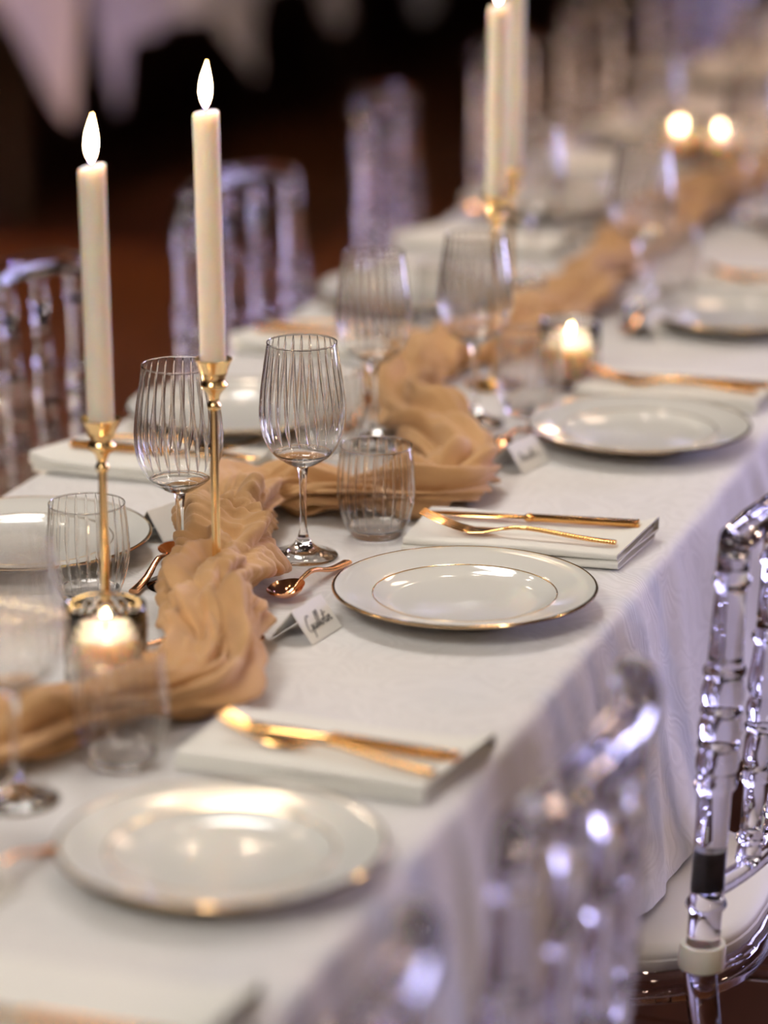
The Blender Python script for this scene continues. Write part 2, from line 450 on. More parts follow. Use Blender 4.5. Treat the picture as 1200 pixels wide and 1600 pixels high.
def make_cloth():
    ys = np.arange(TY0, TY1 + 1e-6, 0.010)
    drop = 0.298; R = 0.012
    # cross-section parameters: signed t along each side from 0 (edge) to 1 (hem)
    ts = np.concatenate([np.linspace(0, 0.1, 5), np.linspace(0.14, 1, 22)])
    rows = []
    def side(sgn, y):
        cols = []
        n1 = vnoise(y * 7.5 + 3 * sgn, 3.1 + sgn); n2 = vnoise(y * 15.0 + 1.7, 8.2 + sgn)
        for t in ts:
            sl = 0.35 * t * vnoise(y * 1.3, 20 + sgn)                      # folds lean a little
            a = vnoise(y * 13.0 + sl * 5, 1.3 + sgn, t * 0.6); b = vnoise(y * 24.0 + sl * 9, 5.5 + sgn, t * 0.5)
            c = vnoise(y * 28.0 + sl * 9, 9.5 + sgn, t * 1.2)
            am = t ** 0.5
            out = 0.052 * t ** 1.1 + am * (0.022 * a + 0.011 * b + 0.002 * c)
            ang = min(t * drop / (R * pi / 2), 1.0) * pi / 2
            x = TX - R + R * np.sin(ang) + np.maximum(out, -0.004) * min(1, t * 8)
            zz = TZ - R + R * np.cos(ang) - np.maximum(t * drop - R * pi / 2, 0)
            zz = zz + t * 0.010 * vnoise(y * 5.0, 31.0 + sgn)
            cols.append(np.stack([sgn * x, y, zz + 0 * y], -1))
        return cols
    left = side(-1, ys)[::-1]; right = side(1, ys)
    top = []
    for x in np.linspace(-TX + R, TX - R, 26)[1:-1]:
        z = TZ + 0.0006 * vnoise(ys * 9, x * 12)
        top.append(np.stack([x + 0 * ys, ys, z], -1))
    P = np.stack(left + top + right, 1)
    o = np_grid_obj('tablecloth', P, 'linen')
    # hanging ends
    for yy, s in ((TY0, -1), (TY1, 1)):
        xs = np.linspace(-TX, TX, 60); rows = []
        for t in np.linspace(0, 1, 14):
            rows.append(np.stack([xs, yy + s * (0.004 + 0.05 * t + 0.02 * t * vnoise(xs * 9, 2.0, t)), TZ - t * drop + 0 * xs], -1))
        e = np_grid_obj('cloth_end', np.stack(rows, 0), 'linen', parent=o)
    return tag(o, 'white damask tablecloth hanging in folds off the long dining table', 'tablecloth')
make_cloth()

# ------------------------------------------------------------------ gauze runner
def catmull(pts, step):
    pts = [np.array(p, float) for p in pts]
    pts = [2 * pts[0] - pts[1]] + pts + [2 * pts[-1] - pts[-2]]
    out = []
    for i in range(1, len(pts) - 2):
        p0, p1, p2, p3 = pts[i - 1:i + 3]
        n = max(2, int(np.linalg.norm(p2 - p1) / step))
        for k in range(n):
            t = k / n
            out.append(0.5 * (2 * p1 + (p2 - p0) * t + (2 * p0 - 5 * p1 + 4 * p2 - p3) * t * t + (3 * p1 - p0 - 3 * p2 + p3) * t ** 3))
    out.append(pts[-2])
    return np.array(out)

def make_runner():
    # x, y, half width, height
    path = [(-0.24, -0.95, .050, .045), (-0.14, -0.74, .052, .045), (-0.023, -0.616, .052, .047), (0.024, -0.516, .052, .050), (0.080, -0.447, .052, .056),
            (0.072, -0.345, .048, .058), (0.040, -0.262, .050, .062), (0.012, -0.195, .042, .062), (-0.008, -0.110, .042, .062),
            (-0.040, -0.010, .046, .066), (-0.070, 0.080, .048, .064), (-0.092, 0.155, .048, .058), (-0.045, 0.205, .040, .052), (0.025, 0.213, .036, .048),
            (0.080, 0.238, .040, .048), (0.108, 0.290, .048, .048), (0.082, 0.385, .052, .046), (0.048, 0.470, .050, .045),
            (-0.004, 0.555, .046, .048), (-0.058, 0.640, .048, .050), (-0.085, 0.730, .058, .052), (-0.098, 0.840, .060, .052), (-0.060, 0.960, .056, .050),
            (-0.035, 1.070, .056, .050), (-0.010, 1.240, .054, .048), (-0.020, 1.480, .052, .050), (-0.035, 1.720, .052, .050),
            (-0.015, 1.960, .052, .050), (0.025, 2.220, .052, .050), (0.075, 2.50, .052, .05), (0.02, 2.90, .052, .05), (0.00, 3.4, .052, .05),
            (-0.02, 3.9, .052, .05), (0.02, 4.6, .052, .05), (-0.02, 5.4, .052, .05), (0.0, 6.2, .052, .05)]
    Q = catmull(path, 0.004)
    n = len(Q); NT = 112
    d = np.gradient(Q[:, :2], axis=0); ln = np.linalg.norm(d, axis=1, keepdims=True); d = d / ln
    s = np.concatenate([[0], np.cumsum(np.linalg.norm(np.diff(Q[:, :2], axis=0), axis=1))])
    nrm = np.stack([d[:, 1], -d[:, 0]], 1)
    th = np.linspace(0, 2 * pi, NT, endpoint=False)
    S, T = np.meshgrid(s, th, indexing='ij')
    ct, st = np.cos(T), np.sin(T)
    tw = 1.6 * vnoise(S * 5.0, 0.5) + 1.2 * vnoise(S * 2.3, 4.5)      # twisting of the lengthwise folds
    # circle coordinates so the pattern has no seam
    ca, sa = np.cos(T + tw), np.sin(T + tw)
    long_f = -ridge(S * 9, ca * 2.4 + 7, sa * 2.4 + 3)
    long_f2 = -ridge(S * 16 + 9, ca * 4.6 + 2, sa * 4.6 + 8)
    cross = ridge(S * 55 + 2.0 * ca, ca * 1.3 + 1, sa * 1.3 + 4)
    cross2 = -ridge(S * 105 + 3.0 * sa, ca * 1.7 + 5, sa * 1.7 + 6)
    lump = vnoise(S * 13, ca * 1.1 + 9, sa * 1.1 + 2)
    lump2 = vnoise(S * 28, ca * 1.6 + 3, sa * 1.6 + 5)
    # scrunched across its length in places
    k = np.clip(0.12 + 0.9 * np.maximum(vnoise(S * 2.6, 12.5), 0) * (S > 1.5), 0.0, 1.0)
    near = np.exp(-((S - 1.02) / 0.12) ** 2); k = np.clip(k + near, 0, 1)
    disp = 0.012 * lump + 0.009 * lump2 + (1 - k) * (0.018 * long_f + 0.011 * long_f2) + k * (0.010 * cross + 0.007 * cross2 + 0.012 * long_f)
    hw = Q[:, 2][:, None]; hh = Q[:, 3][:, None]
    wmod = 1 + 0.16 * vnoise(S * 6, 40.0)
    lat = ct * (hw * wmod * 0.98 + disp * 0.8)
    up = st * (hh * 0.58 + disp * 0.9) + hh * 0.58
    up = np.where(up < 0.0025, 0.0025 + 0.0 * up, up)
    side = 0.010 * vnoise(S * 11, 51.0)
    P = np.zeros((n, NT, 3))
    P[..., 0] = Q[:, 0][:, None] + nrm[:, 0][:, None] * (lat + side)
    P[..., 1] = Q[:, 1][:, None] + nrm[:, 1][:, None] * (lat + side)
    P[..., 2] = TZ + up
    o = np_grid_obj('table_runner', P, 'gauze', wrap_v=True)
    return tag(o, 'caramel gauze runner scrunched and winding along the middle of the table', 'table runner')
make_runner()

# ------------------------------------------------------------------ china
def make_plate():
    t = empty('dinner_plate')
    prof = [(0.0, 0.0035), (0.060, 0.0035), (0.064, 0.0), (0.070, 0.0), (0.073, 0.003), (0.088, 0.008), (0.098, 0.0135), (0.118, 0.0175), (0.1335, 0.0215),
            (0.1350, 0.0228), (0.1345, 0.0240), (0.133, 0.0242), (0.118, 0.0205), (0.098, 0.0168), (0.0935, 0.0160), (0.088, 0.0125), (0.080, 0.0092), (0.072, 0.0078), (0.0, 0.0072)]
    MB().lathe([(max(r, 0.0005), z) for r, z in prof], 96, cap0=True, cap1=True).build('body', 'porcelain', t, angle=60)
    a = [(0.1343, 0.0220), (0.1358, 0.0226), (0.1358, 0.0236), (0.1348, 0.0246), (0.1330, 0.0247), (0.1330, 0.0240)]
    MB().lathe(a, 96, close=True).build('gold_rim', 'rim_gold', t)
    a = [(0.0934, 0.0160), (0.0934, 0.0164), (0.0946, 0.0167), (0.0946, 0.0160)]
    MB().lathe(a, 96, close=True).build('gold_ring', 'rim_gold', t)
    return t
plate = Maker(make_plate)

# ------------------------------------------------------------------ glassware
def resample(prof, n):
    """Catmull through the profile points"""
    P = catmull(prof, 1e-9) if False else None
    pts = [np.array(p, float) for p in prof]
    ext = [2 * pts[0] - pts[1]] + pts + [2 * pts[-1] - pts[-2]]
    out = []
    for i in range(1, len(ext) - 2):
        p0, p1, p2, p3 = ext[i - 1:i + 3]
        for k in range(n):
            t = k / n
            out.append(0.5 * (2 * p1 + (p2 - p0) * t + (2 * p0 - 5 * p1 + 4 * p2 - p3) * t * t + (3 * p1 - p0 - 3 * p2 + p3) * t ** 3))
    out.append(pts[-1])
    return [(max(float(a), 0.0004), float(b)) for a, b in out]

def prof_at(prof, z):
    """radius of a profile (z rising) at height z"""
    for (r0, z0), (r1, z1) in zip(prof, prof[1:]):
        if z0 <= z <= z1 and z1 > z0: return r0 + (r1 - r0) * (z - z0) / (z1 - z0)
    return prof[-1][0]

def rib_mesh(prof, n, z0, z1, wd, dp, twist):
    """solid optic ribs running up the inside of a thin wall"""
    mb = MB()
    for k in range(n):
        secs = []
        for i in range(15):
            u = i / 14; z = z0 + (z1 - z0) * u
            r = prof_at(prof, z) - dp - 0.0002
            th = 2 * pi * k / n + twist * (1 - u) ** 1.5
            f = min(1.0, u * 6 + 0.12) * min(1.0, (1 - u) * 10 + 0.25)
            e = Vector((cos(th), sin(th), 0)); tn = Vector((-sin(th), cos(th), 0))
            w_ = wd * (r / 0.042) * (1.15 - 0.35 * u)
            secs.append((e * r + Vector((0, 0, z)), tn * w_ * f, e * dp * f))
        mb.loft(secs, 8)
    return mb

def make_wine():
    t = empty('wine_glass')
    prof = resample([(0.006, 0.100), (0.018, 0.1055), (0.033, 0.117), (0.0425, 0.135), (0.0462, 0.155), (0.0450, 0.180), (0.0410, 0.210), (0.0370, 0.236)], 7)
    b = MB().lathe(prof, 96, cap0=False, cap1=False).build('bowl', 'thin', t, angle=80)
    rib_mesh(prof, 26, 0.130, 0.2352, 0.0021, 0.00075, 0.16).build('ribs', 'crystal', b, angle=80)
    MB().lathe([(0.0366, 0.2355), (0.0370, 0.2350), (0.0375, 0.2358), (0.0374, 0.2367), (0.0369, 0.2369), (0.0366, 0.2363)], 72, close=True).build('rim', 'crystal', b, angle=80)
    dimple = resample([(0.0006, 0.1055), (0.016, 0.1068), (0.026, 0.1125), (0.0300, 0.1165)], 4) + resample([(0.0312, 0.1158), (0.018, 0.1060), (0.0065, 0.1006), (0.0006, 0.1000)], 4)
    MB().lathe(dimple, 48).build('bowl_base', 'crystal_solid', t, angle=80)
    stem = resample([(0.0062, 0.0998), (0.0052, 0.094), (0.0040, 0.080), (0.0036, 0.055), (0.0039, 0.034), (0.0060, 0.0228)], 4)
    MB().lathe(stem, 24).build('stem', 'crystal_solid', t, angle=80)
    foot = resample([(0.0060, 0.0225), (0.0105, 0.0150), (0.0200, 0.0080), (0.0300, 0.0042), (0.0365, 0.0028)], 4) + [(0.0375, 0.0016), (0.0365, 0.0004), (0.0005, 0.0004)]
    MB().lathe(foot, 56).build('foot', 'crystal_solid', t, angle=80)
    return t
wine = Maker(make_wine)

def make_tumbler():
    t = empty('tumbler')
    prof = resample([(0.0290, 0.0040), (0.0355, 0.016), (0.0415, 0.038), (0.0432, 0.055), (0.0418, 0.080), (0.0390, 0.103)], 6)
    b = MB().lathe(prof, 96, cap0=False, cap1=False).build('wall', 'thin', t, angle=80)
    rib_mesh(prof, 24, 0.016, 0.1020, 0.0017, 0.0004, 0.0).build('ribs', 'crystal', b, angle=80)
    MB().lathe([(0.0386, 0.1025), (0.0390, 0.1020), (0.0395, 0.1028), (0.0394, 0.1037), (0.0389, 0.1039), (0.0386, 0.1033)], 72, close=True).build('rim', 'crystal', b, angle=80)
    base = [(0.0005, 0.0006), (0.022, 0.0004), (0.0272, 0.0016), (0.0291, 0.0042), (0.0318, 0.0090), (0.0320, 0.0130), (0.0290, 0.0115), (0.0200, 0.0090), (0.0005, 0.0082)]
    MB().lathe(base, 56).build('base', 'crystal_solid', t, angle=50)
    return t
tumbler = Maker(make_tumbler)

# ------------------------------------------------------------------ candles
def make_votive():
    def rf(r, z, th, k):
        if k >= NO: return r
        a = min(1, max(0, (z - 0.006) / 0.006)) * min(1, max(0, (0.078 - z) / 0.006))
        row = z / 0.0082
        return r + a * 0.0010 * max(0.0, cos(24 * th + pi * math.floor(row))) * abs(sin(pi * row))
    outer = [(0.030, 0.0005), (0.0375, 0.002)] + [(0.0388 + 0.0006 * i / 40, 0.004 + 0.076 * i / 40) for i in range(41)] + [(0.0392, 0.0835), (0.0383, 0.0845)]
    NO = len(outer)
    inner = [(0.0372, 0.0835), (0.0366, 0.040), (0.0360, 0.014), (0.030, 0.011), (0.0005, 0.0105)]
    return MB().lathe([(0.0005, 0.0005)] + outer[0:] + inner, 144, rf).build('votive_holder', 'smoke', angle=60)
votive = Maker(make_votive)

def flame_mesh(h, r):
    prof = [(0.0006, 0.0)]
    for i in range(1, 18):
        t = i / 17
        prof.append((max(0.0004, r * (sin(pi * min(1, t ** 0.74)) ** 0.95)), h * t))
    mb = MB().lathe(prof, 16)
    mb.v = [(x + 0.06 * z * (z / h), y, z) for x, y, z in mb.v]
    return mb

def make_tealight():
    t = empty('tealight_candle')
    MB().lathe(resample([(0.0005, 0.0), (0.0295, 0.0), (0.030, 0.003), (0.030, 0.038), (0.0285, 0.041), (0.022, 0.0395), (0.0005, 0.0385)], 3), 40).build('wax', 'wax', t)
    MB().tube([(0, 0, 0.038), (0.0006, 0, 0.043), (0.0015, 0, 0.046)], 0.0009, 6, up=(0, 1, 0)).build('wick', 'wick', t)
    f = flame_mesh(0.026, 0.0062).build('flame', 'flame', t); f.location = (0, 0, 0.0435)
    return t
tealight = Maker(make_tealight)

def make_taper(length, cut, side):
    t = empty('taper_candle')
    P = []
    r = 0.0131
    for k, (rr, z) in enumerate([(r * .95, 0), (r, 0.004), (r, length * .35), (r, length * .7), (r * 1.0, length - 0.020), (r, length - 0.008), (r * .99, length - 0.002), (r * .90, length), (r * .45, length - 0.0025), (0.0006, length - 0.003)]):
        row = []
        for j in range(32):
            th = 2 * pi * j / 32
            tilt = cut * cos(th - side) * (rr / r) if k >= 5 else 0
            row.append((rr * cos(th), rr * sin(th), z + tilt))
        P.append(row)
    mb = MB(); o = 0; mb.grid(P, wrap_v=True)
    mb.f.append(tuple(range(32))[::-1]); mb.f.append(tuple(9 * 32 + j for j in range(32)))
    mb.build('wax', 'wax', t)
    MB().tube([(0, 0, length - 0.004), (0.0005, 0, length + 0.004), (0.0014, 0, length + 0.008)], 0.0009, 6, up=(0, 1, 0)).build('wick', 'wick', t)
    f = flame_mesh(0.047, 0.0060).build('flame', 'flame', t); f.location = (0, 0, length + 0.003)
    return t

def make_candlestick(h):
    t = empty('candlestick')
    MB().lathe([(0.0005, 0.0), (0.037, 0.0), (0.038, 0.0015), (0.0375, 0.003), (0.020, 0.0050), (0.008, 0.008), (0.0045, 0.014)], 48).build('base', 'brass', t)
    MB().lathe([(0.0045, 0.010), (0.0043, h * .5), (0.0042, h - 0.050)], 20).build('stem', 'brass', t)
    cup = [(0.0042, h - 0.052), (0.0062, h - 0.0505), (0.0070, h - 0.0480), (0.0062, h - 0.0455), (0.0046, h - 0.0435), (0.0050, h - 0.0400), (0.0068, h - 0.0345), (0.0120, h - 0.0290),
           (0.0138, h - 0.0265), (0.0138, h - 0.0245), (0.0118, h - 0.0225), (0.0112, h - 0.0205), (0.0140, h - 0.0120), (0.0172, h - 0.0030), (0.0188, h - 0.0005), (0.0192, h + 0.0008),
           (0.0184, h + 0.0014), (0.0168, h + 0.0004), (0.0140, h - 0.0080), (0.0136, h - 0.0150), (0.0005, h - 0.0150)]
    MB().lathe(cup, 40).build('cup', 'brass', t, angle=50)
    return t

# ------------------------------------------------------------------ cutlery, lying along local x, handle end at +x, underside on z = 0
def strip(secs, power=2.6, n=14):
    return MB().loft([((x, 0, z), (0, w, 0), (0, 0, h)) for x, w, z, h in secs], n, power)

def beaded(x0, x1, w0, w1, z0, z1, h, pitch=0.0032):
    out = []; n = int((x1 - x0) / pitch) * 4
    for i in range(n + 1):
        t = i / n; m = 1 - 0.16 * (0.5 + 0.5 * cos(2 * pi * i / 4))
        out.append((x0 + (x1 - x0) * t, (w0 + (w1 - w0) * t) * m, z0 + (z1 - z0) * t, h * m))
    return out

def make_knife():
    t = empty('dinner_knife')
    b = []
    for i in range(15):
        u = i / 14
        wd = 0.0085 * min(1, (u * 5) ** 0.55) if u < .2 else 0.0085 - 0.003 * max(0, (u - .75) / .25)
        b.append((-0.118 + 0.112 * u, max(wd, 0.0006), 0.0045, 0.0007 + 0.0012 * u))
    strip(b, 2.0, 10).build('blade', 'gold', t)
    hs = [(-0.008, 0.0042, 0.0045, 0.003), (-0.004, 0.0058, 0.0045, 0.0042), (0.0, 0.0058, 0.0045, 0.0042)] + beaded(0.001, 0.114, 0.0052, 0.0066, 0.0045, 0.0045, 0.0042) + [(0.1150, 0.0068, 0.0045, 0.0043), (0.1175, 0.0064, 0.0045, 0.004)]
    strip(hs, 4.0, 14).build('handle', 'gold', t)
    return t
knife = Maker(make_knife)

def make_fork():
    t = empty('dinner_fork')
    def arch(x):    # height of the piece along its length
        if x > 0: return 0.0035 + 0.0075 * math.exp(-(x / 0.06) ** 2)
        u = -x
        return 0.0080 * math.exp(-((u - 0.0) / 0.030) ** 2) + 0.0030 + 0.019 * max(0, (u - 0.050) / 0.065) ** 1.5
    hs = [(-0.022, 0.0030, arch(-0.022), 0.0018), (-0.008, 0.0028, arch(-0.008), 0.0020), (0.004, 0.0030, arch(0.004), 0.0022)]
    hs += [(x, wd, arch(x), hh) for x, wd, z, hh in beaded(0.006, 0.103, 0.0030, 0.0050, 0, 0, 0.0025)] + [(0.1045, 0.0050, arch(0.104), 0.0024)]
    strip(hs, 2.6, 12).build('handle', 'gold', t)
    mb = strip([(-0.018, 0.0030, arch(-0.018), 0.0017), (-0.028, 0.0060, arch(-0.028), 0.0014), (-0.040, 0.0112, arch(-0.040), 0.0012), (-0.054, 0.0124, arch(-0.054), 0.0011), (-0.063, 0.0124, arch(-0.063), 0.0010)], 2.6, 14)
    for k in range(4):
        y = (k - 1.5) * 0.0066
        secs = []
        for i in range(9):
            u = i / 8; x = -0.061 - 0.050 * u
            secs.append(((x, y * (1 - 0.06 * u), arch(x)), (0, 0.0021 * (1 - 0.45 * u), 0), (0, 0, 0.0011 * (1 - 0.3 * u))))
        mb.loft(secs, 8)
    mb.build('tines', 'gold', t)
    return t
fork = Maker(make_fork)

def spoon_fn(mat):
    def make():
        t = empty('dessert_spoon')
        def arch(x): return 0.004 + 0.012 * math.exp(-((x - 0.006) / 0.034) ** 2)
        hs = [(-0.022, 0.0022, arch(-0.022), 0.0014), (-0.010, 0.0024, arch(-0.010), 0.0020), (0.004, 0.0030, arch(0.004), 0.0022)]
        hs += [(x, wd, arch(x), hh) for x, wd, z, hh in beaded(0.006, 0.086, 0.0032, 0.0056, 0, 0, 0.0026)] + [(0.0875, 0.0056, arch(0.0875), 0.0024)]
        strip(hs, 3.0, 12).build('handle', mat, t)
        # bowl: thin egg-shaped dish
        P = []; nr, na = 8, 28
        def pt(r, a, off):
            x = -0.043 + 0.026 * r * cos(a); w_ = 0.0175 * r * sin(a) * (1 - 0.14 * cos(a))
            z = 0.0022 + 0.0095 * r ** 2.1 + off + (0.0020 * r if cos(a) > 0 else 0)
            return (x, w_, z)
        top = [[pt(max(i / nr, 0.01), 2 * pi * j / na, 0.0011) for j in range(na)] for i in range(nr + 1)]
        bot = [[pt(max(i / nr, 0.01), 2 * pi * j / na, -0.0003) for j in range(na)] for i in range(nr, -1, -1)]
        mb = MB(); mb.grid(top + bot, wrap_v=True)
        mb.build('bowl', mat, t)
        return t
    return make
spoon = Maker(spoon_fn('copper'))

# ------------------------------------------------------------------ folded napkin (local x = length, right end open), lower face on z = 0
def make_napkin():
    t = empty('napkin')
    def layer(z0, h, y0, y1, xl, xr0, xr1, th=0.0016):
        # flattened loop in the y-z plane swept along x; its right end is cut aslant
        def loop(inset):
            pts = []; hh = h / 2 - inset; cyc = z0 + h / 2
            for i in range(9):
                a = -pi / 2 - pi * i / 8
                pts.append((y0 + h / 2 + cos(a) * hh, cyc + sin(a) * hh))
            for i in range(9):
                a = pi / 2 - pi * i / 8
                pts.append((y1 - h / 2 + cos(a) * hh, cyc + sin(a) * hh))
            return pts
        o, i_ = loop(0), loop(th)
        rows = []
        NX = 20
        for k in range(NX + 1):
            u = k / NX
            def P(pts):
                r = []
                for y, z in pts:
                    f = (y - y0) / (y1 - y0)
                    xr = xr0 + (xr1 - xr0) * f
                    x = xl + (xr - xl) * u
                    dz = 0.0009 * math.sin(7 * u + 3 * f + z0 * 400) * (1 if z > z0 + h / 2 else 0.2)
                    pf = max(0, (u - 0.86) / 0.14) ** 2 * 0.008 * f * f if z > z0 + h / 2 else 0
                    r.append((x, y, z + dz + pf))
                return r
            rows.append((P(o), P(i_)))
        mb = MB()
        mb.grid([r[0] for r in rows], wrap_v=True)
        mb.grid([r[1] for r in rows], wrap_v=True)
        for e in (0, -1):
            mb.grid([rows[e][0], rows[e][1]], wrap_v=True)
        return mb
    layer(0.0006, 0.0078, -0.064, 0.066, -0.125, 0.112, 0.128).build('lower_fold', 'napkin', t, angle=60)
    layer(0.0092, 0.0078, -0.060, 0.066, -0.124, 0.110, 0.132).build('upper_fold', 'napkin', t, angle=60)
    return t
napkin = Maker(make_napkin)

# ------------------------------------------------------------------ place cards
GUILLOTIN = [  # strokes in letter units (x to the right, y up), handwritten
    [(1.15, 1.75), (0.95, 1.95), (0.62, 1.85), (0.30, 1.35), (0.15, 0.75), (0.25, 0.25), (0.58, 0.08), (0.92, 0.30), (1.08, 0.72), (0.78, 0.72), (1.12, 0.74), (1.10, 0.20), (1.02, -0.45), (0.95, -0.75)],
    [(1.30, 0.82), (1.30, 0.40), (1.42, 0.16), (1.62, 0.35), (1.75, 0.80), (1.72, 0.30), (1.86, 0.16), (2.02, 0.42)],
    [(2.08, 0.80), (2.06, 0.35), (2.18, 0.18), (2.34, 0.50), (2.62, 1.60), (2.70, 1.95), (2.58, 1.95), (2.50, 1.20), (2.52, 0.40), (2.64, 0.20), (2.84, 0.60), (3.08, 1.65), (3.16, 1.98), (3.04, 2.0), (2.96, 1.2), (2.98, 0.42), (3.10, 0.20), (3.28, 0.34)],
    [(3.52, 0.82), (3.34, 0.66), (3.32, 0.34), (3.48, 0.18), (3.68, 0.36), (3.70, 0.68), (3.54, 0.84), (3.80, 0.72), (3.98, 0.84)],
    [(4.20, 1.72), (4.08, 1.0), (4.06, 0.40), (4.18, 0.18), (4.36, 0.34)],
    [(3.86, 1.16), (4.60, 1.30)],
    [(4.52, 0.84), (4.48, 0.40), (4.58, 0.18), (4.74, 0.36)],
    [(4.86, 0.82), (4.86, 0.20), (4.94, 0.62), (5.14, 0.86), (5.26, 0.70), (5.28, 0.30), (5.40, 0.16), (5.62, 0.34)],
    [(4.62, 1.36), (4.66, 1.40)], [(2.14, 1.22), (2.17, 1.26)],
]
SCRIBBLE = [[(0.2, 0.2), (0.6, 1.7), (0.9, 0.3), (1.3, 1.0), (1.6, 0.2), (2.0, 0.9), (2.3, 0.25), (2.7, 0.85), (3.0, 0.2), (3.4, 1.6), (3.6, 0.3), (4.1, 0.8), (4.6, 0.2), (5.3, 0.5)]]

def make_card(loc, rz, strokes, label):
    """tent: ridge along local x, written face towards local -y"""
    L, B, Hc, th = 0.064, 0.0235, 0.0315, 0.0005
    mb = MB()
    out = [(-B, 0.0003), (0, Hc), (B, 0.0003)]
    inn = [(B - th * 1.3, 0.0003), (0, Hc - th * 1.8), (-B + th * 1.3, 0.0003)]
    ring = out + inn
    P = [[(x, y, z) for y, z in ring] for x in (-L / 2, L / 2)]
    mb.grid(P, wrap_v=True)
    for x in (0, 1):
        o = x * 6; mb.f += [(o, o + 1, o + 4, o + 5), (o + 1, o + 2, o + 3, o + 4)]
    c = mb.build('place_card', 'card', smooth=False)
    c.location = loc; c.rotation_euler = (0, 0, rz)
    if strokes:
        e1 = Vector((1, 0, 0)); e2 = Vector((0, B, Hc)).normalized(); nn = e1.cross(e2)
        sc_ = 0.0088
        base = Vector((-0.0245, -B, 0.0003)) + e2 * 0.0105 + nn * 0.0003
        ink = MB()
        for st in strokes:
            pts = catmull([(a, b) for a, b in st], 0.09)
            V = [base + e1 * (p[0] * sc_ + 0.16 * p[1] * sc_) + e2 * (p[1] * sc_) for p in pts]
            ink.tube(V, 0.00042, 6, up=tuple(nn))
        ink.build('handwriting', 'ink', c)
    return tag(c, label, 'place card')

